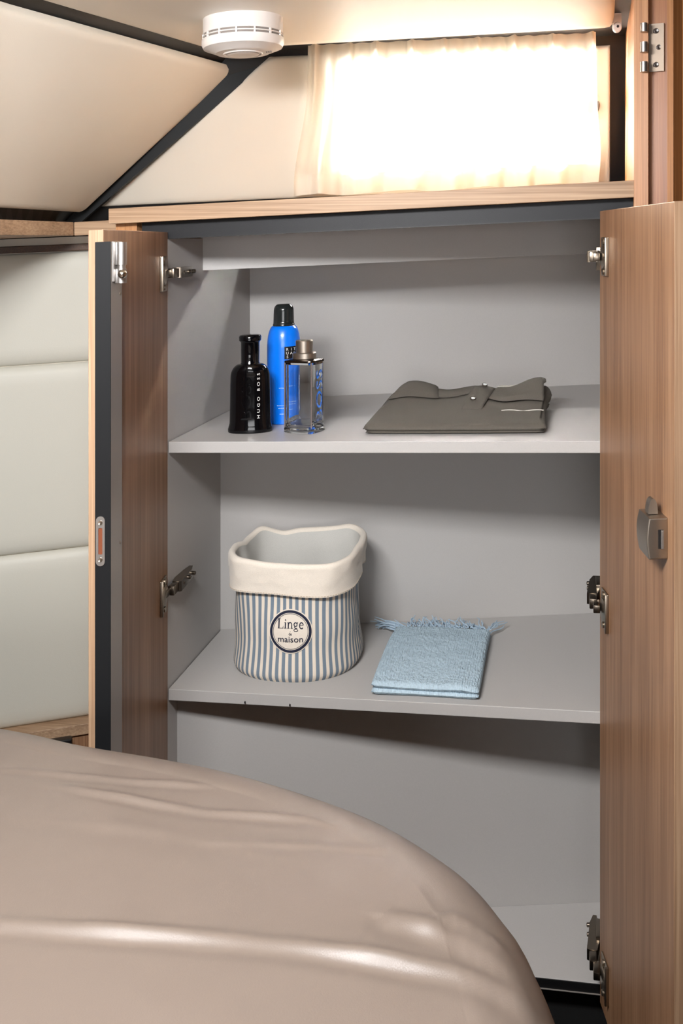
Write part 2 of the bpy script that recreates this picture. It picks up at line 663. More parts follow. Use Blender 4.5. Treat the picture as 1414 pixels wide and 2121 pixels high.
mb = MB()
zt_, zb_ = hp(1358, 50).z, hp(1358, 149).z
pl = [hp(1342, 50, 1.3355), hp(1375, 50, 1.3265)]
n2 = Vector((-(pl[1].y - pl[0].y), (pl[1].x - pl[0].x), 0)).normalized() * -.0018
vs_ = [(pl[0].x, pl[0].y, zb_), (pl[1].x, pl[1].y, zb_), (pl[1].x, pl[1].y, zt_), (pl[0].x, pl[0].y, zt_)]
mb.add(vs_ + [(v[0] + n2.x, v[1] + n2.y, v[2]) for v in vs_], [[0, 1, 2, 3], [4, 5, 6, 7], [0, 1, 5, 4], [1, 2, 6, 5], [2, 3, 7, 6], [3, 0, 4, 7]])
leaf = mb.build('hinge_leaf', mat('brushed_leaf', (146, 132, 118), .55, 1.), post, smooth=0)
for (ya, yb) in ((48, 66), (87, 108), (128, 149)):
    mb = MB()
    p0, p1 = hp(1333, yb, 1.316), hp(1333, ya, 1.316)
    mb.tube([p0, p1], .0046, 20)
    mb.build('knuckle', M['alu'], leaf)
for (sx_, sy_) in ((1358, 64), (1364, 98), (1358, 134)):
    mb = MB()
    p = hp(sx_, sy_, 1.3285)
    mb.lathe(lambda x, y, z: (p.x + x, p.y - z, p.z + y), [(.0034, .0034, -.002), (.0034, .0034, .0012), (.0026, .0026, .002), (.0010, .0010, .0012)], 16)
    mb.build('screw', M['alu'], leaf)

# ------------------------------------------------------------------ wardrobe
ward = thing('wardrobe', 'open built-in wardrobe with walnut doors, grey shelves and a walnut top board', 'wardrobe', cab(WID / 2, .1, ZF))
mb = MB()


def side_poly(u0, u1):
    def yb(u, n):
        return n
    return u0, u1


mb.box(cab, (-.018, .0, -1.12), (0, .40, .0200), .0004)
mb.build('side_panel', M['grey'], ward, smooth=15)
mb = MB().box(cab, (-.081, .0, -1.12), (-.048, .30, .0449), .0008)
mb.build('stile', wood('walnut_stile', (150, 100, 62), (180, 128, 84), (200, 150, 104)), ward, smooth=15)
mb = MB().box(cab, (-.048, .006, -1.12), (-.018, .30, .0205))
mb.build('filler', M['wood'], ward, smooth=0)
mb = MB().box(cab, (WID + .040, .004, -1.12), (WID + .058, .50, .0200), .0004)
mb.build('side_panel', M['grey'], ward, smooth=15)


def xback(name, y, z0, z1, th=.01):
    # panel standing square to the hull (constant y), from the left side to the right side
    n_l = (y - AY) / CP
    xl = AX + n_l * SP - .003
    mb = MB().box(room, (xl, y, z0), (.52, y + th, z1), .0003)
    return mb.build(name, M['grey'], ward, smooth=15)


xback('back_panel', BACK1, SHELF1 - .02, .0449)
xback('back_panel', BACK2, SHELF2 - .02, SHELF1 - .005)
xback('back_panel', BACK3, -1.02, SHELF2 - .005)
xback('beam', BEAM_Y, -.0309, .0449, .018)


def shelf(z, yb, th, name='shelf'):
    # follows the wardrobe front and the square back
    mb = MB()
    u0, u1 = .0012, WID + .039
    xl, yl = AX + u0 * CP, AY - u0 * SP
    xr, yr = AX + u1 * CP, AY - u1 * SP
    tl, tr = (yb - yl) / CP, (yb - yr) / CP
    e = .0008
    pts = [(xl, yl), (xr, yr), (xr + tr * SP, yb), (xl + tl * SP, yb)]
    bm = bmesh.new()
    lo = [bm.verts.new(Vector(room(p[0], p[1], z - th))) for p in pts]
    hi = [bm.verts.new(Vector(room(p[0], p[1], z))) for p in pts]
    bm.faces.new(lo[::-1])
    bm.faces.new(hi)
    for i in range(4):
        k = (i + 1) % 4
        bm.faces.new([lo[i], lo[k], hi[k], hi[i]])
    bmesh.ops.bevel(bm, geom=bm.edges[:], offset=e, segments=2, profile=.5, affect='EDGES')
    bm.verts.index_update()
    mb.add([tuple(v.co) for v in bm.verts], [[v.index for v in f.verts] for f in bm.faces])
    bm.free()
    return mb.build(name, M['grey'], ward, smooth=15)


shelf(SHELF1, BACK1, .0163)
sh2 = shelf(SHELF2, BACK2, .0163)
shelf(BASE, BACK3, .010, 'base_board')
# two shelf-pin holes in the edge of the lower shelf
for (px, py) in ((600, 1461), (507, 1455)):
    mb = MB()
    p = Vector(at(px, py, 1.4528 if px > 550 else 1.467))
    mb.lathe(lambda x, y, z: (p.x + x, p.y - z, p.z + y), [(.001, .001, -.004), (.001, .001, .0015)], 10)
    mb.build('pin_hole', M['dark'], sh2)
mb = MB().box(cab, (0, -.001, BASE - .0135), (WID + .04, .012, BASE - .001), .0005)
st = mb.build('base_strip', M['black'], ward, smooth=0)
mb = MB().box(cab, (0, -.002, BASE - .0145), (WID + .04, .006, BASE - .0135))
mb.build('edge_bead', M['alu_flat'], st, smooth=0)
mb = MB().box(cab, (0, .03, -1.25), (WID + .04, .05, BASE - .012))
mb.build('plinth', M['void'], ward, smooth=0)
mb = MB().box(cab, (-.041, .002, .0205), (WID + .045, .016, .0449), .0006)
st = mb.build('top_strip', M['charcoal'], ward, smooth=0)
mb = MB().box(cab, (-.041, .0005, .0195), (WID + .045, .006, .0212))
mb.build('gasket', M['black'], st, smooth=0)
mb = MB()
u0, u1, n0 = -.083, .650, -.020
A0, A1 = cab(u0, n0, 0), cab(u1, n0, 0)
B1_, B0_ = cab(u1 + .03, .46, 0), cab(u0, .30, 0)
bm = bmesh.new()
P4 = [A0, A1, B1_, B0_]
lo = [bm.verts.new(Vector(room(p[0], p[1], .0449))) for p in P4]
hi = [bm.verts.new(Vector(room(p[0], p[1], .0670))) for p in P4]
bm.faces.new(lo[::-1])
bm.faces.new(hi)
for i in range(4):
    bm.faces.new([lo[i], lo[(i + 1) % 4], hi[(i + 1) % 4], hi[i]])
bmesh.ops.bevel(bm, geom=bm.edges[:], offset=.0008, segments=2, profile=.5, affect='EDGES')
bm.verts.index_update()
mb.add([tuple(v.co) for v in bm.verts], [[v.index for v in f.verts] for f in bm.faces])
bm.free()
mb.build('top_board', M['wood_x'], ward, smooth=15)


# doors -------------------------------------------------------------
def two_tone_door(D):
    mb = MB().box(D, (.0, -DOOR_T, DOOR_BOT), (DOOR_W - .0008, 0, DOOR_TOP), .0007)
    d = mb.build('door', M['wood'], ward, smooth=15)
    mb = MB().box(D, (DOOR_W - .0010, -DOOR_T, DOOR_BOT), (DOOR_W, 0, DOOR_TOP), .0004)
    mb.build('edge_band', M['wood_edge'], d, smooth=15)
    return d


dl = two_tone_door(DL)
dr = two_tone_door(DR)


def hinge(door, D, zc, wall):
    """concealed hinge: cup flange on the leaf, link, arm on the side wall"""
    mb = MB()
    mb.box(D, (.016, 0, zc - .025), (.048, .0025, zc + .025), .0008)
    mb.box(D, (.045, .0, zc - .025), (.048, .0055, zc + .025), .0012)
    mb.lathe(lambda x, y, z: D(.030 + x, z, zc + y), [(.0145, .0145, 0), (.0145, .0145, .004), (.0125, .0125, .0048)], 24)
    for s in (-1, 1):
        mb.lathe(lambda x, y, z: D(.030 + x, z, zc + s * .0195 + y), [(.0042, .0042, 0), (.0042, .0042, .0045), (.003, .003, .0052)], 14)
    mb.build('hinge_cup', M['steel'], door, smooth=35)
    mb = MB()
    sg, u0 = (1, 0.) if wall == 'l' else (-1, WID + .040)
    far_u = .0 if wall == 'l' else .0
    prof = [(.010, .003), (.028, .000), (.060, .000), (.083, .002), (.083, .007), (.066, .012), (.034, .0145), (.012, .0165), (.010, .013)]
    lift = 0. if wall == 'l' else .040
    mb.prism(lambda n, u, z: cab(u0 + sg * (u + lift), n, z), prof, zc - .0075, zc + .0075)
    if lift:
        mb.box(lambda a, b, c: cab(u0 + sg * a, b, c), (0, .030, zc - .02), (lift + .004, .070, zc + .012), .001)
    # link bars between cup and arm
    du = lambda a, b, c: cab(u0 + sg * (a + lift), b, c)
    mb.box(du, (.004, -.010, zc - .0068), (.0135, .016, zc + .0068), .0012)
    mb.box(du, (.0005, -.030, zc - .0052), (.009, -.006, zc + .0052), .001)
    for n_ in (.026, .052, .072):
        mb.lathe(lambda x, y, z: du(.008 + z, n_ + x, zc + y), [(.003, .003, 0), (.003, .003, .0072), (.002, .002, .008)], 12)
    mb.build('hinge_arm', M['gun'], door, smooth=35)


for zc in (-.030, -.486, -.961):
    hinge(dl, DL, zc, 'l')
    hinge(dr, DR, zc, 'r')

# closing profile with bolt and strike plate on the left leaf
PT = .0155
mb = MB().box(DL, (DOOR_W - .045, .0, -1.0), (DOOR_W + .001, .009, PT), .0006)
prof_o = mb.build('closing_profile', M['alu_flat'], dl, smooth=15)
mb = MB().box(DL, (DOOR_W + .001, -.009, -1.0), (DOOR_W + .003, .0092, PT), .0005)
blk = mb.build('seal_strip', mat('seal_black', (17, 18, 20), .6, spec=.3), dl, smooth=15)
for z in (-.046, -.340):
    mb = MB().lathe(lambda x, y, q: DL(DOOR_W - .036 + x, .009 + q, z + y), [(.0018, .0018, -.001), (.0018, .0018, .0006), (.001, .001, .0003)], 12)
    mb.build('screw', M['steel'], dl)
mb = MB()
mb.box(DL, (DOOR_W - .030, .009, -.031), (DOOR_W - .004, .0105, PT), .0004)
mb.build('bolt_plate', M['alu'], dl, smooth=15)
mb = MB()
bc = lambda z: DL(DOOR_W - .016, .0165, z)
mb.tube([bc(PT - .001), bc(-.012)], .0062, 24)
mb.tube([bc(-.012), bc(-.0165)], .0048, 24)
mb.tube([bc(-.0165), bc(-.033)], .0060, 24)
mb.box(DL, (DOOR_W - .021, .010, -.012), (DOOR_W - .011, .016, PT - .001), .0008)
mb.box(DL, (DOOR_W - .021, .010, -.033), (DOOR_W - .011, .016, -.0165), .0008)
mb.build('bolt', M['alu'], dl, smooth=35)
mb = MB()
kx = Vector(DL(DOOR_W - .006, .0205, -.0225))
prof = [(.0055 * sin(pi * i / 12), .0055 * sin(pi * i / 12), -.0055 * cos(pi * i / 12)) for i in range(1, 12)]
mb.lathe(lambda x, y, z: (kx.x + x, kx.y + y, kx.z + z), prof, 20)
mb.build('bolt_knob', M['chrome'], dl, smooth=60)


def stadium(hw, hl, n=10):
    pts = []
    for i in range(n + 1):
        t = pi * i / n
        pts.append((hw * cos(t), hl - hw + hw * sin(t)))
    for i in range(n + 1):
        t = pi + pi * i / n
        pts.append((hw * cos(t), -hl + hw + hw * sin(t)))
    return pts


SZ = -.327
outer, inner = stadium(.0052, .0285), stadium(.0024, .0152, 10)
inner = [(max(-.0024, min(.0024, x * 1.6)), y) for x, y in inner]
mb = MB()
n_ = len(outer)
Fz = lambda x, y, q: DL(DOOR_W + .003 + q, -.0023 + x, SZ + y)
vs_ = [Fz(x, y, .0012) for x, y in outer] + [Fz(x, y, .0012) for x, y in inner] + [Fz(x, y, 0) for x, y in outer] + [Fz(x, y, 0) for x, y in inner]
fs_ = []
for i in range(n_):
    k = (i + 1) % n_
    fs_ += [[i, k, n_ + k, n_ + i], [i, k, 2 * n_ + k, 2 * n_ + i], [n_ + i, n_ + k, 3 * n_ + k, 3 * n_ + i]]
mb.add(vs_, fs_)
mb.build('strike_plate', M['alu'], dl, smooth=15)
mb = MB().box(lambda a, b, c: Fz(a, b, c), (-.0026, -.0155, 0), (.0026, .0155, .0003))
mb.build('strike_slot', M['copper'], dl, smooth=0)
for s in (-1, 1):
    mb = MB().lathe(lambda x, y, q: Fz(x, y + s * .0212, q), [(.0028, .0028, .001), (.0026, .0026, .0019), (.0012, .0012, .0014)], 14)
    mb.build('screw', M['chrome'], dl)

# lock case on the right leaf
mb = MB()
zl0, zl1 = -.342, -.2993
prof = [(0., zl0)]
for i in range(13):
    t = i / 12
    prof.append((.0195 + .0022 * sin(pi * t), zl0 + (zl1 - zl0) * t))
prof.append((0., zl1))
bm = bmesh.new()
fr = [bm.verts.new(Vector((.2885, m_, z_))) for m_, z_ in prof]
bk = [bm.verts.new(Vector((.243 + .004 * ((2 * (z_ - zl0) / (zl1 - zl0) - 1) ** 2), m_ * .93, z_))) for m_, z_ in prof]
bm.faces.new(fr)
bm.faces.new(bk[::-1])
for i in range(len(prof)):
    k = (i + 1) % len(prof)
    bm.faces.new([fr[i], bk[i], bk[k], fr[k]])
es = [e for e in bm.edges if (e.verts[0] in fr) == (e.verts[1] in fr)]
bmesh.ops.recalc_face_normals(bm, faces=bm.faces[:])
bmesh.ops.bevel(bm, geom=es, offset=.0012, segments=3, profile=.5, affect='EDGES')
bm.verts.index_update()
mb.add([DR(*v.co) for v in bm.verts], [[v.index for v in f.verts] for f in bm.faces])
bm.free()
lock = mb.build('lock_case', M['satin'], dr, smooth=15)
mb = MB().box(DR, (.2884, .0048, -.331), (.2889, .0100, -.3112))
mb.build('lock_slot', M['dark'], dr, smooth=0)
mb = MB().box(DR, (.2884, .0046, -.331), (.2915, .0076, -.3115), .0006)
mb.build('lock_bolt', M['alu'], dr, smooth=15)
mb = MB()
tab = []
for i in range(17):
    t = pi * i / 16
    tab.append((.0110 + .0050 * cos(t), -.2985 + .0160 * sin(t) ** .8))
mb.prism(lambda m_, z_, t: DR(t, m_, z_), tab, .262, .274)
mb.build('lock_button', M['satin'], dr, smooth=40)

# ------------------------------------------------------------------ curtain
cloth = bpy.data.materials.new('voile')
cloth.use_nodes = True
nt = cloth.node_tree
nt.nodes.clear()
o_ = nt.nodes.new('ShaderNodeOutputMaterial')
mix = nt.nodes.new('ShaderNodeMixShader')
mix.inputs[0].default_value = .42
df = nt.nodes.new('ShaderNodeBsdfDiffuse')
tr = nt.nodes.new('ShaderNodeBsdfTranslucent')
df.inputs[0].default_value = srgb(240, 231, 216)
tr.inputs[0].default_value = srgb(250, 244, 234)
nt.links.new(df.outputs[0], mix.inputs[1])
nt.links.new(tr.outputs[0], mix.inputs[2])
nt.links.new(mix.outputs[0], o_.inputs[0])
hemm = cloth.copy()
hemm.name = 'voile_hem'
hemm.node_tree.nodes['Mix Shader'].inputs[0].default_value = .25
CY = 1.625                        # distance its columns were measured at
pleats = [(p - 707) / FPX * CY for p in (650, 724, 777, 851, 919, 988, 1062, 1141, 1222)]
cxl, cxr = (636 - 707) / FPX * CY, (1232 - 707) / FPX * CY


def curtain_pt(a, z, d=0):
    v = (.335 - z) / (.335 - .085)                     # 0 top .. 1 bottom
    x = cxl + (cxr - cxl) * a
    amp_top = (1 - sm(.25, .62, v))
    y = 0.
    for p in pleats:
        g = exp(-((x - p) / .0042) ** 2)
        y -= .014 * g * amp_top
    ph = 2 * pi * (a * 7.6 + .15 * sin(9 * a))
    y += (.003 + .008 * sm(.3, 1., v)) * sin(ph) * (1 - .5 * amp_top)
    y += .003 * sin(2.3 * ph + 1.)
    # left edge hangs outwards, right edge scalloped
    xx = x - .022 * (1 - a) ** 3 * sm(.35, .95, v) + .002 * sin(7 * v + 1) * (.5 - a) * (1 - a)
    xx += .0025 * sm(.9, 1., a) * (sin(11 * v - .8)) * v + .004 * sm(.85, 1., a) * sm(.2, .6, v)
    zz = z + .002 * sin(ph * .5) * v
    yy = lean_y(zz) - .030 + y + d
    return room(xx * (lean_y(zz) - .030) / CY, yy, zz)


curt = thing('curtain', 'pleated sheer cream curtain hanging over the bright small window', 'curtain', room(.13, CY, .08))
mb = MB().grid(lambda a, b: curtain_pt(a, .335 + (.116 - .335) * b), 220, 40)
mb.build('cloth', cloth, curt, smooth=180, fix=False)
mb = MB().grid(lambda a, b: curtain_pt(a, .118 + (.085 - .118) * b, -.0008), 220, 8)
mb.build('hem', hemm, curt, smooth=180, fix=False)

# ------------------------------------------------------------------ smoke detector
sc_ = ceil_pt(503, 40)
det = thing('smoke_detector', 'round white smoke detector fixed to the cream ceiling panel', 'smoke detector', tuple(sc_))
Fd = lambda x, y, z: (sc_.x + x, sc_.y + y, sc_.z + RISE * x - z * 1.2)
R_ = .0520
mb = MB().lathe(Fd, [(R_, R_, -.002), (R_, R_, .0165), (R_ * .965, R_ * .965, .0168), (R_ * .965, R_ * .965, .0185), (R_ * 1.005, R_ * 1.005, .0188), (R_ * 1.01, R_ * 1.01, .0200), (R_ * .97, R_ * .97, .0203), (R_ * .97, R_ * .97, .0222), (R_ * 1.03, R_ * 1.03, .0226), (R_ * 1.035, R_ * 1.035, .0275), (R_ * .99, R_ * .99, .0318), (R_ * .72, R_ * .72, .0362), (R_ * .68, R_ * .68, .0372), (R_ * .3, R_ * .3, .0378)], 72)
mb.build('housing', M['white'], det, smooth=28)
mb = MB().lathe(Fd, [(R_ * .972, R_ * .972, .0166), (R_ * .972, R_ * .972, .0222)], 72, False, False)
mb.build('vent_slot', M['white_d'], det, smooth=28)
mb = MB()
for i in range(14):
    t = 2 * pi * (i + .35) / 14
    F2 = lambda a, b, c: Fd(cos(t) * a - sin(t) * b, sin(t) * a + cos(t) * b, c)
    mb.box(F2, (R_ * .95, -.0011, .016), (R_ * 1.012, .0011, .0228))
mb.build('vent_rib', M['white'], det, smooth=0)
ring = []
for i in range(13):
    t = 2 * pi * i / 12
    ring.append((R_ * .47 + .0016 * cos(t), R_ * .47 + .0016 * cos(t), .0372 + .0016 * sin(t)))
mb = MB().lathe(Fd, ring, 56, False, False)
mb.build('test_ring', M['white'], det, smooth=60)
mb = MB().lathe(Fd, [(R_ * .40, R_ * .40, .0370), (R_ * .40, R_ * .40, .0388), (R_ * .34, R_ * .34, .0396), (R_ * .1, R_ * .1, .0400)], 48)
mb.build('test_button', M['white'], det, smooth=15)
mb = MB()
for k_ in range(3):
    F3 = lambda a, b, c: Fd(R_ * .60 + a + k_ * .0028, -.004 + b, c)
    mb.box(F3, (-.0008, -.004, .0368), (.0008, .004, .0377))
mb.build('sounder_slot', M['white_d'], det, smooth=0)

# ------------------------------------------------------------------ things on the upper shelf
blackglass = mat('black_glass', (5, 5, 7), .07, spec=.45)
Z1 = SHELF1


def frame_at(px, y, z, rot=0.):
    x0 = (px - 707) / FPX * y
    c, s = cos(rot), sin(rot)

    def F(x, yy, zz):
        xx = x0 + x * c - yy * s
        return room(xx, y + x * s + yy * c, z + zz)
    return F


# black perfume bottle
F = frame_at(518, 1.550, Z1, radians(-4))
pb = thing('perfume_bottle', 'black glass perfume bottle with a tall flanged cap and white vertical lettering', 'bottle', F(0, 0, 0))
DE = .60
pr = [(.0325, 0), (.0335, .001), (.0337, .005), (.0322, .010), (.0312, .014), (.0306, .040), (.0302, .070), (.0298, .082)]
for i in range(1, 9):
    t = pi / 2 * i / 8
    pr.append((.0150 + .0148 * cos(t), .082 + .020 * sin(t)))
mb = MB().lathe(F, [(r, r * DE if i_ < 9 else .0150 + (r - .0150) * .30, z) for i_, (r, z) in enumerate(pr)], 64)
body = mb.build('body', blackglass, pb, smooth=40)
mb = MB().lathe(F, [(.0142, .0142, .100), (.0142, .0142, .103), (.0136, .0136, .104), (.0140, .0140, .134), (.0152, .0152, .1355), (.0166, .0166, .137), (.0168, .0168, .1425), (.0155, .0155, .1446), (.0125, .0125, .1453)], 40)
mb.build('cap', blackglass, pb, smooth=40)
letter_w = mat('white_print', (232, 230, 226), .5)
bl_shape = lambda x, z: sqrt(max(0., 1 - (x / .0306) ** 2)) * .0306 * DE


def on_bottle(tv, x0, zc, depth, rad):
    # text runs upwards: local x -> z, local y -> -x
    return [F(x0 - p[1], -rad(x0 - p[1], 0) - depth * (1 if p[2] > 0 else -.3) + 0., zc + p[0]) for p in tv]


tv, tf = text_mesh('HUGO BOSS', .0056, .0005, 1.75)
wx = max(p[0] for p in tv)
tv = [(p[0] * .0335 / wx, p[1], p[2]) for p in tv]
MB().add(on_bottle(tv, .0150, .0555, .0004, bl_shape), tf).build('lettering', letter_w, body, smooth=0)
tv, tf = text_mesh('BOSS', .024, .0008)
wx = max(p[0] for p in tv)
tv = [(p[0] * .0315 / wx, p[1], p[2]) for p in tv]
MB().add(on_bottle(tv, -.0035, .0520, .0011, bl_shape), tf).build('embossing', blackglass, body, smooth=0)

# blue foam can
F = frame_at(587.5, 1.622, Z1)
can = thing('shower_foam_can', 'tall bright blue aerosol can with a translucent black domed cap', 'can', F(0, 0, 0))
blue = mat('blue_enamel', (0, 116, 236), .28, coat=.3, spec=.5)
rc = .0262
pr = [(rc * .94, 0), (rc, .0015), (rc, .118)]
for i in range(1, 11):
    t = pi / 2 * i / 10
    pr.append((.0166 + (rc - .0166) * cos(t), .118 + .0335 * sin(t)))
mb = MB().lathe(F, [(r, r, z) for r, z in pr], 56)
cb_ = mb.build('body', blue, can, smooth=40)
capm = mat('smoked_cap', (30, 34, 34), .14, spec=.5)
pr = [(.0166, .149), (.0171, .150), (.0171, .154), (.0164, .155), (.0162, .160)]
for i in range(0, 9):
    t = pi / 2 * i / 8
    pr.append((.0090 + .0068 * cos(t), .174 + .0110 * sin(t)))
mb = MB().lathe(F, [(r, r, z) for r, z in pr], 48)
mb.build('cap', capm, can, smooth=35)
# square label wrapped on the can


def on_can(x, z, d, x0, z0, ang0=0.):
    t = ang0 + (x0 + x) / rc
    return F((rc + d) * sin(t), -(rc + d) * cos(t), z0 + z)


LX, LZ_ = .0122, .1105
mb = MB().grid(lambda a, b: on_can(-.0098 + .0196 * a, -.0098 + .0196 * b, .0003, LX, LZ_), 16, 2)
lab = mb.build('label', mat('black_label', (14, 14, 16), .35), can, smooth=60, fix=False)
for i, (ch, gx, gz) in enumerate((('R', -.0052, .0055), ('I', .0010, .0055), ('T', .0068, .0055), ('U', -.0052, -.0003), ('A', .0010, -.0003), ('L', .0068, -.0003), ('S', -.0052, -.0060))):
    tv, tf = text_mesh(ch, .0058, .0002)
    MB().add([on_can(p[0] + gx, p[1] + gz, .0006 + (.0002 if p[2] > 0 else 0), LX, LZ_) for p in tv], tf).build('lettering', letter_w, lab, smooth=0)
pale = mat('pale_print', (190, 220, 250), .5)
for (zz, w_, n_) in ((.0560, .020, 9), (.0290, .026, 14), (.0250, .022, 12), (.0160, .018, 9)):
    mb = MB()
    xx = -w_ / 2
    random.seed(int(zz * 1e5))
    while xx < w_ / 2:
        lw = random.uniform(.0006, .0013)
        hh = random.uniform(.0008, .0013)
        mb.add([on_can(xx, 0, .0003, .004, zz), on_can(xx + lw, 0, .0003, .004, zz), on_can(xx + lw, hh, .0003, .004, zz), on_can(xx, hh, .0003, .004, zz)], [[0, 1, 2, 3]])
        xx += lw + .0006
    mb.build('small_print', pale, cb_, smooth=0, fix=False)

# clear perfume bottle
F = frame_at(630, 1.532, Z1, radians(-31))
cbt = thing('perfume_bottle', 'clear glass perfume bottle with a silver cap and embossed letters', 'bottle', F(0, 0, 0))
glassm = mat('clear_glass', (250, 252, 252), .0, trans=1., ior=1.46)


def rrect(hx, hy, r, n=10):
    pts = []
    for (cx_, cy_, a0) in ((hx - r, hy - r, 0), (-hx + r, hy - r, pi / 2), (-hx + r, -hy + r, pi), (hx - r, -hy + r, 1.5 * pi)):
        for i in range(n):
            t = a0 + pi / 2 * i / (n - 1)
            pts.append((cx_ + r * cos(t), cy_ + r * sin(t)))
    return pts


def loft(mb, F, secs, cap0=True, cap1=True, flip=False):
    n = len(secs[0][0])
    vs_, fs_ = [], []
    for poly, z in secs:
        vs_ += [F(x, y, z) for x, y in poly]
    for j in range(len(secs) - 1):
        for i in range(n):
            k = (i + 1) % n
            fs_.append([j * n + i, j * n + k, (j + 1) * n + k, (j + 1) * n + i])
    if cap0:
        fs_.append(list(range(n))[::-1])
    if cap1:
        fs_.append([(len(secs) - 1) * n + i for i in range(n)])
    if flip:
        fs_ = [q[::-1] for q in fs_]
    mb.add(vs_, fs_)


GX, GY = .0255, .0192
mb = MB()
loft(mb, F, [(rrect(GX + .0005, GY + .0005, .010), 0), (rrect(GX + .002, GY + .002, .011), .0015), (rrect(GX + .002, GY + .002, .011), .007), (rrect(GX, GY, .010), .010), (rrect(GX, GY, .010), .1035)])
loft(mb, F, [(rrect(GX - .007, GY - .006, .006), .012), (rrect(GX - .0035, GY - .0035, .0075), .018), (rrect(GX - .0035, GY - .0035, .0075), .100)], flip=True)
gb = mb.build('glass_body', glassm, cbt, smooth=30, fix=False)
mb = MB()
loft(mb, F, [(rrect(GX + .0008, GY + .0008, .010), .1032), (rrect(GX + .0012, GY + .0012, .010), .1045), (rrect(GX + .0008, GY + .0008, .010), .1062), (rrect(GX - .004, GY - .004, .009), .1080)])
mb.build('shoulder_plate', mat('dark_metal', (96, 88, 82), .25, 1.), cbt, smooth=15)
mb = MB().lathe(F, [(.0175, .0155, .1075), (.0182, .0162, .1085), (.0182, .0162, .1160), (.0172, .0152, .1172)], 44)
mb.build('collar', M['satin'], cbt, smooth=15)
mb = MB().lathe(F, [(.0120, .0120, .1165), (.0126, .0126, .1175), (.0128, .0128, .1340), (.0120, .0120, .1352), (.008, .008, .1356)], 44)
mb.build('cap', M['satin'], cbt, smooth=15)
tv, tf = text_mesh('BOSS', .024, .0007)
wx = max(p[0] for p in tv)
tv = [(p[0] * .037 / wx, p[1], p[2]) for p in tv]
MB().add([F(GX + .0006 + p[2], -p[1] * .95, .055 + p[0]) for p in tv], tf).build('embossing', glassm, gb, smooth=0)
for (sx_, sy_) in ((-1, -1), (1, -1)):
    mb = MB()
    mb.tube([F(sx_ * (GX - .0021), sy_ * (GY - .0021), .008), F(sx_ * (GX - .0021), sy_ * (GY - .0021), .1035)], .0011, 10)
    mb.build('corner_rib', mat('smoky_glass', (110, 100, 98), .1, spec=.7), gb, smooth=60)

# ------------------------------------------------------------------ folded polo shirt
olive = mat('grey_jersey', (92, 87, 80), .95, bump=.35, bscale=1100, var=.06, vscale=900, spec=.2)
SH0 = (.0347 - AX, 1.484 - AY)
su = SH0[0] * CP - SH0[1] * SP
sn = SH0[0] * SP + SH0[1] * CP
SW, SD = .2600, .215


def shirt_h(a, b):
    """height of the folded shirt, a across 0..1, b front to back 0..1"""
    h = .0125 + .0165 * b ** .8
    h += .010 * exp(-((a - .13) / .12) ** 2 - ((b - .86) / .22) ** 2)
    h += .013 * exp(-((a - .92) / .13) ** 2 - ((b - .80) / .25) ** 2)
    h += .007 * exp(-((a - .58) / .10) ** 2 - ((b - .80) / .25) ** 2)
    h -= .004 * exp(-((a - .36) / .10) ** 2 - ((b - .95) / .3) ** 2)
    h -= .003 * exp(-((a - .74) / .08) ** 2 - ((b - .75) / .3) ** 2)
    h += .0016 * sin(9 * a + 5 * b) * b + .0010 * noise.noise(Vector((a * 7, b * 6, 3)))
    return h


def shirt_plan(a, b):
    # slightly slanted sides: the front is narrower on the left
    ua = SW * (a - .018 + .03 * b * (a - .5)) + .010 * (1 - a) * b
    if a > .97:
        ua -= .006 * sin(pi * b)
    nb = SD * b + .004 * sin(pi * a) * (b - .5)
    return ua, nb


def shirt_xyz(a, b, z):
    ua, nb = shirt_plan(a, b)
    return cab(su + ua, sn + nb, SHELF1 + z)


def ring_pt(a, b):
    """wrap: outer rounded edge"""
    return a, b


def slab(mb, h0, h1, inset=0., nu=56, nv=40):
    """closed rounded layer between height fractions h0,h1 of the shirt"""
    def f(side):
        def g(a, b):
            ea = min(a, 1 - a) * SW
            eb = min(b, 1 - b) * SD
            r = .0105
            q = max(0, 1 - ea / r) ** 2 + max(0, 1 - eb / r) ** 2
            k = sqrt(max(0., 1 - min(1., q)))
            H = shirt_h(a, b)
            lo, hi = H * h0, H * h1
            mid, hf = (lo + hi) / 2, (hi - lo) / 2
            aa = inset + a * (1 - 2 * inset)
            bb = inset * .6 + b * (1 - 1.2 * inset)
            return shirt_xyz(aa, bb, mid + side * hf * k)
        return g

    def warp(x):                  # denser sampling at the rim
        return .5 - .5 * cos(pi * x) if True else x
    mb.grid(lambda a, b: f(1)(warp(a), warp(b)), nu, nv)
    mb.grid(lambda a, b: f(-1)(warp(a), warp(b)), nu, nv, flip=True)


shirt = thing('folded_polo_shirt', 'folded grey-brown polo shirt with its buttoned collar on top', 'shirt', shirt_xyz(.5, .5, 0))
mb = MB()
slab(mb, .22, 1.0)
slab(mb, .0, .40, .014)
sb = mb.build('body', olive, shirt, smooth=180)


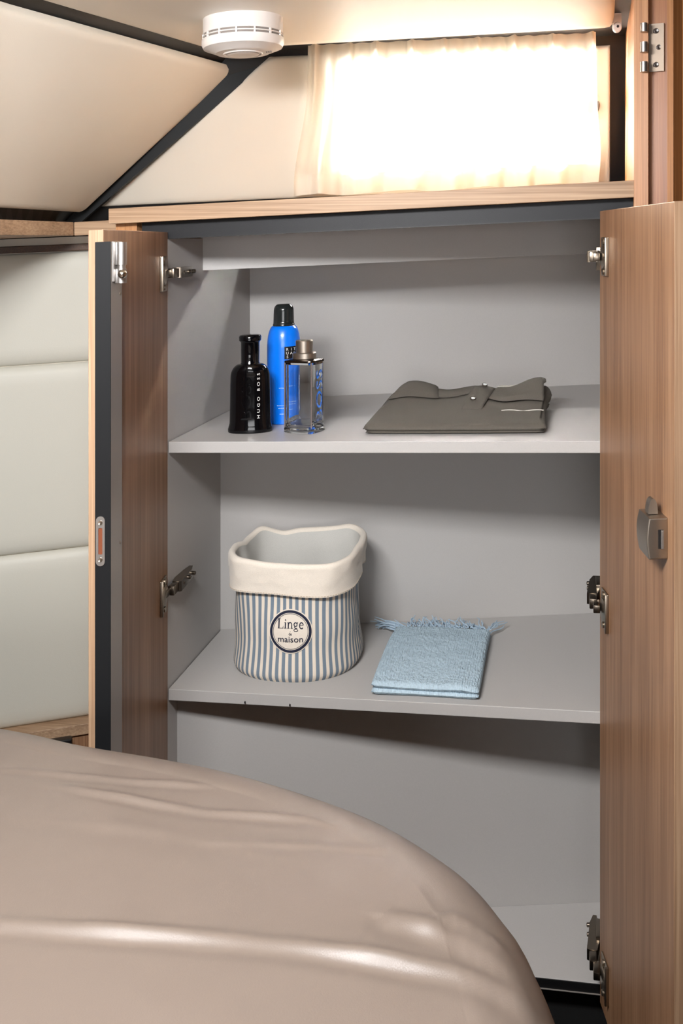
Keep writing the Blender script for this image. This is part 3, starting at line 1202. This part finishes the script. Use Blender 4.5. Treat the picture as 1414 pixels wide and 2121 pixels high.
def patch(mb, c, lift, th, bulge=0., nu=20, nv=12):
    """sheet lying over the shirt inside the quad c of (a,b) corners"""
    def pt(s, t, top):
        a = (c[0][0] * (1 - s) + c[1][0] * s) * (1 - t) + (c[3][0] * (1 - s) + c[2][0] * s) * t
        b = (c[0][1] * (1 - s) + c[1][1] * s) * (1 - t) + (c[3][1] * (1 - s) + c[2][1] * s) * t
        l = (lift[0] * (1 - s) + lift[1] * s) * (1 - t) + (lift[3] * (1 - s) + lift[2] * s) * t
        e = min(s, 1 - s, t, 1 - t)
        k = sqrt(min(1., e / .08)) if e > 0 else 0.
        z = shirt_h(min(1, max(0, a)), min(1, max(0, b))) + l + bulge * sin(pi * s) * sin(pi * t)
        return shirt_xyz(a, b, z + (th * k if top else -th * .4 * k))
    mb.grid(lambda s, t: pt(s, t, True), nu, nv)
    mb.grid(lambda s, t: pt(s, t, False), nu, nv, flip=True)


mb = MB()
patch(mb, [(.03, .66), (.33, .74), (.30, .97), (.10, 1.0)], (.0022, .0022, .009, .009), .0034, .003)
mb.build('collar', olive, shirt, smooth=180)
mb = MB()
patch(mb, [(.64, .62), (.985, .52), (.965, .90), (.66, .98)], (.0028, .0034, .012, .005), .0034, .003)
mb.build('collar', olive, shirt, smooth=180)
mb = MB()
patch(mb, [(.28, .80), (.56, .78), (.56, 1.0), (.26, 1.0)], (.001, .001, .005, .004), .0018, .002)
mb.build('collar_stand', olive, shirt, smooth=180)
mb = MB()
patch(mb, [(.50, .40), (.62, .38), (.665, .90), (.53, .92)], (.0004, .0004, .007, .006), .0020, .001)
mb.build('placket', olive, shirt, smooth=180)
mb = MB()
patch(mb, [(.665, .93), (.80, .91), (.80, .99), (.68, 1.0)], (.0085, .0075, .009, .009), .0014)
mb.build('neck_label', mat('pale_tape', (196, 192, 184), .8), shirt, smooth=180)
btn = mat('horn_button', (70, 62, 54), .25, spec=.6)
for (a, b, l) in ((.557, .545, .0058), (.600, .84, .0100)):
    p = Vector(shirt_xyz(a, b, shirt_h(a, b) + l))
    mb = MB().lathe(lambda x, y, z: (p.x + x, p.y + y - z * .4, p.z + z + y * .35), [(.0042, .0042, -.001), (.0046, .0046, .0006), (.0040, .0040, .0016), (.0030, .0030, .0011), (.001, .001, .0010)], 20)
    mb.build('button', btn, shirt, smooth=15)
mb = MB()
pts = []
for i in range(25):
    t = i / 24
    a, b = .735 + .245 * t, .36 + .012 * sin(9 * t) - .01 * t
    pts.append(Vector(shirt_xyz(a, b, shirt_h(a, b) + .0003)))
mb.tube(pts, [.0001 + .0006 * abs(sin(5.5 * i / 24 + .4)) for i in range(25)], 6)
mb.build('seam_glint', mat('pale_glint', (222, 218, 210), .6), shirt, smooth=60)  # glint along the seam, drawn as a thin pale tube

# ------------------------------------------------------------------ laundry bag
Z2 = SHELF2
BGX, BGY = -.0655, 1.592
bag_o = thing('storage_bag', 'blue and cream striped fabric bag with a turned-down cream rim and round badge', 'bag', room(BGX, BGY, Z2))


def sup(t, n):
    c, s = cos(t), sin(t)
    return (abs(c) ** n + abs(s) ** n) ** (-1. / n)


def bag_r(t, h):
    """radius of the bag; t measured from the wardrobe's own axes, h height"""
    n = 2.35 + 1.0 * sm(.03, .16, h)
    r = .0985 - .0055 * sm(.0, .06, h) - .003 * sm(.06, .12, h) + .0055 * sm(.12, .178, h)
    if h < .012:
        r -= .006 * (1 - h / .012) ** 2
    r *= sup(t, n)
    # slack cloth: dents on the flanks and soft folds
    r -= .010 * exp(-((t - .18) / .24) ** 2) * sm(.02, .09, h) * (1 - sm(.12, .17, h))
    r -= .008 * exp(-((t - pi + .1) / .25) ** 2) * sm(.02, .09, h) * (1 - sm(.12, .175, h))
    r += .0022 * noise.noise(Vector((cos(t) * 3, sin(t) * 3, h * 22))) * sm(0, .03, h)
    return r


def bag_pt(t, h, d=0., dz=0.):
    r = bag_r(t, h) + d
    x, y = r * cos(t), r * sin(t)
    xx, yy = x * CP + y * SP, -x * SP + y * CP
    return room(BGX + xx, BGY + yy, Z2 + h + dz)


stripe = bpy.data.materials.new('striped_canvas')
stripe.use_nodes = True
nt = stripe.node_tree
pb_ = nt.nodes['Principled BSDF']
pb_.inputs['Roughness'].default_value = .9
uvn = nt.nodes.new('ShaderNodeUVMap')
sx = nt.nodes.new('ShaderNodeSeparateXYZ')
nt.links.new(uvn.outputs[0], sx.inputs[0])
mm = nt.nodes.new('ShaderNodeMath')
mm.operation = 'FRACT'
nt.links.new(sx.outputs[0], mm.inputs[0])
crp = nt.nodes.new('ShaderNodeValToRGB')
e = crp.color_ramp.elements
cr_c, bl_c = srgb(224, 212, 196), srgb(114, 128, 141)
e[0].position, e[0].color = .0, cr_c
e[1].position, e[1].color = 1.0, bl_c
for pos, cc in ((.44, cr_c), (.48, bl_c), (.96, bl_c)):
    k = e.new(pos)
    k.color = cc
e[-1].color = cr_c
nt.links.new(mm.outputs[0], crp.inputs[0])
nt.links.new(crp.outputs[0], pb_.inputs['Base Color'])
tc = nt.nodes.new('ShaderNodeTexCoord')
nz = nt.nodes.new('ShaderNodeTexNoise')
nz.inputs['Scale'].default_value = 1300
nt.links.new(tc.outputs['Object'], nz.inputs['Vector'])
bp = nt.nodes.new('ShaderNodeBump')
bp.inputs['Strength'].default_value = .35
bp.inputs['Distance'].default_value = .001
nt.links.new(nz.outputs['Fac'], bp.inputs['Height'])
nt.links.new(bp.outputs['Normal'], pb_.inputs['Normal'])
linen = mat('cream_linen', (226, 216, 202), .9, bump=.4, bscale=1200, var=.05, vscale=900, sheen=.2)
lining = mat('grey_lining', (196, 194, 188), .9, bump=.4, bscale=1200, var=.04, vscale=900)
RIMH = .1755


def rim_h(t):
    return RIMH + .0035 * sin(2 * t + .6) + .007 * exp(-((t - 2.42) / .16) ** 2) - .004 * exp(-((t - 2.95) / .2) ** 2) - .004 * exp(-((t - 2.05) / .15) ** 2) + .004 * exp(-((t - .95) / .2) ** 2)


NS = 62
mb = MB().grid(lambda a, b: bag_pt(2 * pi * a, .150 * b), 200, 36, uvfn=lambda a, b: (a * NS, b))
mb.add([bag_pt(2 * pi * i / 200, 0.0) for i in range(200)], [list(range(200))])
bag_b = mb.build('body', stripe, bag_o, smooth=60)
mb = MB()


def cuff_pt(t, s):
    """s 0 lower hem .. 1 rim .. 2 down inside"""
    rh = rim_h(t)
    hem = .1265 + .006 * sm(-.5, .4, sin(t)) + .003 * sin(3 * t + 1)
    if s < .9:
        k = s / .9
        h = hem + (rh - .006 - hem) * k
        d = .0055 + .0035 * (1 - k) + .001 * noise.noise(Vector((cos(t) * 5, sin(t) * 5, k * 3)))
        return bag_pt(t, h, d)
    if s < 1.1:
        k = (s - .9) / .2
        return bag_pt(t, rh - .006, .0055 * cos(pi * k) * 1. if k < .5 else -.0055 * abs(cos(pi * k)), .006 * sin(pi * k))
    k = (s - 1.1) / .9
    h = (rh - .006) * (1 - k) + .02 * k
    return bag_pt(t, h, -.0055 - .001 * k)


mb.grid(lambda a, b: cuff_pt(2 * pi * a, 1.1 * b), 200, 32)
mb.build('cuff', linen, bag_o, smooth=70, fix=False)
mb = MB().grid(lambda a, b: cuff_pt(2 * pi * a, 1.1 + .9 * b), 200, 20)
mb.add([cuff_pt(2 * pi * i / 200, 2.0) for i in range(200)], [list(range(200))])
mb.build('lining', lining, bag_o, smooth=70, fix=False)
mb = MB()
pts = [Vector(cuff_pt(2 * pi * i / 160, .04)) for i in range(160)]
for i in range(0, 160):
    p, q = pts[i], pts[(i + 1) % 160]
    o1 = Vector((p.x - BGX, p.y - BGY, 0)).normalized() * .0006
    mb.tube([p + o1, p + o1 + (q - p) * .62], .00035, 5)
mb.build('hem_stitching', mat('linen_thread', (196, 178, 154), .8), bag_o, smooth=60, kind='stuff')
# badge on the front: front direction is t = -pi/2
BH, BR = .0745, .0300
BT = -pi / 2 + .125


def badge_pt(x, y, d):
    r0 = .094
    t = BT + x / r0
    return bag_pt(t, BH + y, d)


navy = mat('navy_ink', (24, 28, 50), .8)
badge_cream = mat('badge_cotton', (224, 214, 200), .9, bump=.3, bscale=1300)


def disc(mb, r0, r1, d, n=64, m=6):
    mb.grid(lambda a, b: badge_pt((r0 + (r1 - r0) * b) * cos(2 * pi * a), (r0 + (r1 - r0) * b) * sin(2 * pi * a), d), n, m, closed_u=True)


mb = MB()
disc(mb, .0005, BR * 1.05, .0012, 64, 10)
bd = mb.build('badge', badge_cream, bag_o, smooth=60, fix=False)
mb = MB()
disc(mb, BR * .88, BR * 1.0, .0018, 72, 2)
disc(mb, BR * .825, BR * .845, .0018, 72, 1)
mb.build('badge_ring', navy, bd, smooth=60, fix=False)


# lettering: serif word drawn with strokes, the other two with the plain face
def stroke_word(mb, strokes, ox, oy, sc):
    for (pl_, w0) in strokes:
        n = len(pl_)
        vs_, fs_ = [], []
        for i, p in enumerate(pl_):
            w = w0[i] if isinstance(w0, (list, tuple)) else w0
            q0, q1 = pl_[max(0, i - 1)], pl_[min(n - 1, i + 1)]
            dx, dy = q1[0] - q0[0], q1[1] - q0[1]
            l = sqrt(dx * dx + dy * dy) or 1
            nx, ny = -dy / l * w / 2, dx / l * w / 2
            for s in (1, -1):
                vs_.append(badge_pt(ox + sc * (p[0] + s * nx), oy + sc * (p[1] + s * ny), .0020))
        for i in range(n - 1):
            fs_.append([2 * i, 2 * i + 1, 2 * i + 3, 2 * i + 2])
        mb.add(vs_, fs_)


def arc(cx_, cy_, rx, ry, a0, a1, n=14):
    return [(cx_ + rx * cos(radians(a0 + (a1 - a0) * i / n)), cy_ + ry * sin(radians(a0 + (a1 - a0) * i / n))) for i in range(n + 1)]


mb = MB()
word = [
    ([(.12, 0), (.12, 1.0)], .13), ([(0, .98), (.30, .98)], .05), ([(0, .025), (.58, .025)], .05), ([(.56, 0), (.60, .26)], [.08, .03]),
    ([(.82, 0), (.82, .62)], .12), ([(.70, .025), (.95, .025)], .05), ([(.70, .60), (.85, .60)], .05), ([(.82, .80), (.82, .92)], .13),
    ([(1.15, 0), (1.15, .62)], .12), ([(1.03, .025), (1.28, .025)], .05), ([(1.03, .60), (1.18, .60)], .05),
    (arc(1.34, .40, .17, .22, 170, 0) + [(1.51, 0)], .10), ([(1.40, .025), (1.64, .025)], .05),
    (arc(1.92, .42, .16, .19, 0, 360, 24), .09), ([(2.06, .56), (2.18, .62)], .07), ([(1.82, .22), (1.80, .10), (1.98, .03), (2.12, -.06)], .07),
    (arc(1.95, -.16, .20, .13, 20, -300, 22), .07),
    ([(2.34, .34), (2.70, .34)], .045), (arc(2.53, .30, .19, .31, 8, 320, 24), [.04] + [.10] * 23 + [.04]),
]
stroke_word(mb, word, -.0185, .0045, .0136)
mb.build('lettering', navy, bd, smooth=0, fix=False)
for (w_, size, yy, wid) in (('de', .0062, -.0030, .0042), ('maison', .0125, -.0110, .0360)):
    tv, tf = text_mesh(w_, size, .0001)
    wx = max(p[0] for p in tv) * 2
    mb = MB().add([badge_pt(p[0] * wid / wx, p[1] + yy, .0018 + (.0003 if p[2] > 0 else 0)) for p in tv], tf)
    mb.build('lettering', navy, bd, smooth=0, fix=False)

# ------------------------------------------------------------------ towel
terry = mat('blue_terry', (178, 198, 210), .95, bump=.9, bscale=520, var=.08, vscale=420, spec=.1)
nt = terry.node_tree
uvm = nt.nodes.new('ShaderNodeUVMap')
mpn = nt.nodes.new('ShaderNodeMapping')
mpn.inputs['Scale'].default_value = (44, 30, 1)
nt.links.new(uvm.outputs[0], mpn.inputs[0])
vor = nt.nodes.new('ShaderNodeTexNoise')
vor.inputs['Scale'].default_value = 1.0
vor.inputs['Detail'].default_value = 2
nt.links.new(mpn.outputs[0], vor.inputs['Vector'])
bmp = nt.nodes['Bump']
bmp.inputs['Distance'].default_value = .004
nt.links.new(vor.outputs['Fac'], bmp.inputs['Height'])
T0 = (.0411 - AX, 1.4427 - AY)
tu, tn = T0[0] * CP - T0[1] * SP, T0[0] * SP + T0[1] * CP
TW, TD = .1475, .224
towel = thing('folded_towel', 'folded pale blue terry towel with a fringed end', 'towel', cab(tu + TW / 2, tn + TD / 2, SHELF2))


def tow(a, b, z, d=0.):
    w = .004 * sin(3 * b + a * 2) * (a - .5)
    return cab(tu + a * TW + .006 * b * (a - .3) + w, tn + b * TD + .003 * sin(pi * a), SHELF2 + z + d)


def loops(a, b, s):
    # rows of terry loops
    return .0009 * sin(a * TW * 2 * pi / .0034 + 2.2 * noise.noise(Vector((a * 9, b * 14, s)))) * (.5 + .5 * sin(b * TD * 2 * pi / .0034)) + .0012 * noise.noise(Vector((a * 6, b * 8, s + 4)))


def tlayer(mb, z0, z1, dip, seed, nu=150, nv=200):
    def g(side):
        def f(a, b):
            ea, eb = min(a, 1 - a) * TW, min(b, 1 - b) * TD
            r = .0085
            q = max(0, 1 - ea / r) ** 2 + max(0, 1 - eb / r) ** 2
            k = sqrt(max(0., 1 - min(1., q)))
            lo, hi = z0 + dip(a, b), z1 + dip(a, b)
            if z0 <= 0:
                lo = 0.
            m_, hf = (lo + hi) / 2, (hi - lo) / 2
            return tow(a, b, m_ + side * hf * k + (loops(a, b, seed) * k if side > 0 else 0))
        return f
    w = lambda x: .5 - .5 * cos(pi * x) if False else x
    wr = lambda x: x + .0 * x

    def ww(x):
        # a little denser near both ends
        return x - .035 * sin(2 * pi * x)
    mb.grid(lambda a, b: g(1)(ww(a), ww(b)), nu, nv)
    mb.grid(lambda a, b: g(-1)(ww(a), ww(b)), nu // 3, nv // 3, flip=True)


mb = MB()
tlayer(mb, 0, .0105, lambda a, b: -.0018 * sm(.1, .6, a) * (1 - b) * (1 - sm(.8, 1, a)), 1)
tlayer(mb, .0095, .0205, lambda a, b: -.003 * sin(pi * a) * (1 - sm(0, .5, b)) + -.0035 * sm(.82, 1., a) * (1 - sm(.1, .6, b)) - .004 * sm(.7, 1., b), 2)
mb.build('cloth', terry, towel, smooth=180)
mb = MB()
random.seed(11)
for i in range(150):
    a = -.05 + 1.06 * (i + random.random()) / 150
    z = random.choice((.017, .016, .014, .010)) * random.uniform(.85, 1.1)
    p0 = Vector(tow(min(1, max(0, a)), .985, z))
    dirx = random.uniform(-.45, .45) + (-1.1 if a < .12 else .7 if a > .95 else 0)
    ln = random.uniform(.026, .046)
    sag = random.uniform(-.002, .012)
    pts = [p0]
    for j in range(1, 6):
        t = j / 5
        q = p0 + Vector((dirx * ln * t * .8 + .0025 * sin(6 * t + i), ln * t, -sag * t * t + .0030 * sin(pi * t + i * .7) * t + RISE * dirx * ln * t))
        q.y = min(q.y, BACK2 - .002)
        q.z = max(q.z, EYE + SHELF2 + RISE * q.x + .001)
        pts.append(q)
    mb.tube(pts, [.0009, .0011, .0010, .0010, .0009, .0005], 5)
mb.build('fringe', mat('fringe_cotton', (176, 196, 212), .95), towel, smooth=60, kind='stuff')

# ------------------------------------------------------------------ bed
bed = thing('bed', 'bed under a taupe satin duvet with a rounded corner and creases', 'bed', room(-.5, .3, ZF))
BZ = -.500
sil = [(-.95, 1.33), (-.70, 1.255), (-.3737, 1.131), (-.266, 1.081), (-.1767, 1.045), (-.1074, 1.013), (-.030, .966), (.0396, .912), (.0958, .844), (.1224, .787), (.133, .743), (.139, .69), (.146, .60), (.155, .45), (.16, .2), (.16, -.2), (.15, -.7), (-.95, -.7)]


def catmull(p0, p1, p2, p3, t):
    return .5 * ((2 * p1) + (-p0 + p2) * t + (2 * p0 - 5 * p1 + 4 * p2 - p3) * t * t + (-p0 + 3 * p1 - 3 * p2 + p3) * t ** 3)


cv = [Vector(p) for p in sil]
outl = []
for i in range(len(cv) - 3):
    seg = max(3, int((cv[i + 2] - cv[i + 1]).length / (.0026 if cv[i + 1].y > .3 and cv[i + 1].x > -.60 else .02)))
    for j in range(seg):
        outl.append(catmull(cv[i], cv[i + 1], cv[i + 2], cv[i + 3], j / seg))
outl = [cv[0]] + [cv[0].lerp(outl[0], .5)] + outl + [cv[-2], cv[-1], Vector((-.95, .2))]
ctr = Vector((-.45, .35))

creases = [
    ([(0, 1941), (150, 1945), (300, 1951), (450, 1960), (600, 1970), (750, 1985), (870, 2000), (980, 2022), (1060, 2052), (1120, 2110)], .0060, .0075),
    ([(60, 1622), (150, 1638), (260, 1655), (360, 1672), (450, 1684), (560, 1690), (650, 1700), (760, 1722)], .0032, .0048),
    ([(-60, 1590), (60, 1598), (160, 1608), (260, 1618), (400, 1624), (480, 1628)], .0022, .0045),
    ([(380, 1748), (520, 1750), (660, 1752), (780, 1760), (880, 1772)], .0014, .0050),
    ([(820, 1908), (900, 1926), (980, 1955), (1050, 2000), (1110, 2070)], .0060, .0090),
    ([(890, 1900), (960, 1912), (1030, 1945), (1090, 2010)], .0050, .0075),
    ([(0, 1700), (200, 1712), (420, 1740), (600, 1790)], .0010, .0090),
]
cre = []
for pl_, amp, w in creases:
    q = []
    for (px, py) in pl_:
        h = py - (HOR - RISE * (px - 707))
        y = -BZ * FPX / h
        q.append(Vector(((px - 707) / FPX * y, y)))
    dq = []
    for i in range(len(q) - 1):
        a4 = [q[max(0, i - 1)], q[i], q[i + 1], q[min(len(q) - 1, i + 2)]]
        dq += [catmull(*a4, j / 8) for j in range(8)]
    cre.append((dq + [q[-1]], amp * .8, w))


import numpy as np


def fold_all(P):
    """height of the creases at the points P (n,2)"""
    z = np.zeros(len(P))
    for q, amp, w in cre:
        n = len(q) - 1
        best = np.full(len(P), 9.)
        side = np.zeros(len(P))
        end = np.zeros(len(P))
        for i in range(n):
            a0 = np.array(q[i])
            d = np.array(q[i + 1]) - a0
            t = np.clip(((P - a0) @ d) / (d @ d), 0, 1)
            r = P - (a0 + t[:, None] * d)
            l = np.hypot(r[:, 0], r[:, 1])
            m = l < best
            best = np.where(m, l, best)
            side = np.where(m, np.where(d[0] * r[:, 1] - d[1] * r[:, 0] > 0, 1., -1.), side)
            end = np.where(m, (i + t) / n, end)
        S = lambda x: (lambda u: u * u * (3 - 2 * u))(np.clip(x, 0, 1))
        fade = S(end / .22) * S((1 - end) / .25) if amp < .0047 else S((1 - end + .02) / .2)
        d = best * side
        fade = fade * (.8 + .2 * np.sin(end * 17 + amp * 900))
        z += amp * fade * (np.exp(-(d / w) ** 2) - .55 * np.exp(-((d + 1.5 * w) / (w * 1.1)) ** 2) + .15 * np.exp(-(d / (3.2 * w)) ** 2))
    return z


RB = .075
no = len(outl)


def bed_pt(i, s):
    """s<0 side drop, 0..1 rounded edge, 1..2 inward to the middle"""
    p = outl[i % no]
    pa, pb2 = outl[(i - 1) % no], outl[(i + 1) % no]
    tn_ = (pb2 - pa)
    nrm = Vector((tn_.y, -tn_.x)).normalized()
    if nrm.dot(ctr - p) > 0:
        nrm = -nrm
    outer_ = p + nrm * (RB * (.20 + .25 * max(0., nrm.y)))
    if s <= 0:
        q = outer_ + nrm * (.012 * -s)
        z = BZ - RB + s * (abs(ZF) - .5 - RB + .05)
        wv = .006 * sin(i * .35) * min(1, -s * 3)
        q = q + nrm * wv
        return (q.x, q.y, max(z, ZF + .10), 0.)
    if s <= 1:
        t = pi / 2 * s
        q = outer_ - nrm * (RB * (1 - cos(t)))
        z = BZ - RB + RB * sin(t)
        return (q.x, q.y, z, sm(.2, .7, s))
    k = s - 1
    q = (outer_ - nrm * RB).lerp(ctr, k)
    z = BZ + .012 * sm(0, .5, k) + .0016 * noise.noise(Vector((q.x * 9, q.y * 9, 1))) + .0008 * noise.noise(Vector((q.x * 26, q.y * 26, 5)))
    return (q.x, q.y, z, 1.)


levels = [-1, -.7, -.4, -.2, -.08, 0] + [i / 14 for i in range(1, 15)] + [1 + i / 330 for i in range(1, 250)] + [1.8, 1.85, 1.9, 1.95, 1.99]
vs_, fs_ = [], []
for s in levels:
    for i in range(no):
        vs_.append(bed_pt(i, s))
arr = np.array(vs_)
zz_ = arr[:, 2] + fold_all(arr[:, :2]) * arr[:, 3]
vs_ = [room(a_[0], a_[1], z_) for a_, z_ in zip(arr, zz_)]
nl = len(levels)
for j in range(nl - 1):
    for i in range(no):
        k = (i + 1) % no
        fs_.append([j * no + i, j * no + k, (j + 1) * no + k, (j + 1) * no + i])
fs_.append([(nl - 1) * no + i for i in range(no)])
satin = mat('taupe_satin', (114, 102, 93), .40, bump=.10, bscale=900, spec=.5)
MB().add(vs_, fs_).build('duvet', satin, bed, smooth=180)
mb = MB()
mb.prism(lambda a, b, c: room(a, b, c), [tuple(ctr + (p - ctr) * .93) for p in outl], ZF, ZF + .22)
mb.build('bed_base', M['void'], bed, smooth=0)

# ------------------------------------------------------------------ bedside ledge behind the bed
sdl = thing('bedside_shelf', 'narrow walnut bedside shelf below the cream padded wall', 'shelf', headw(-.3, .1, ZF))
mb = MB().box(headw, (-.40, .0, -.803), (.09, .034, -.785), .001)
mb.build('top', M['wood_x'], sdl, smooth=15)
mb = MB().box(headw, (-.40, .0, -1.25), (.09, .028, -.803))
mb.build('front', M['wood'], sdl, smooth=0)
bx0 = thing('power_socket', 'small flat black block fixed to the edge of the bedside shelf', 'socket', headw(.038, .036, -.8135))
mb = MB().box(headw, (.000, .034, -.8135), (.047, .052, -.7995), .003, 3)
sk = mb.build('housing', M['plastic_blk'], bx0, smooth=15)
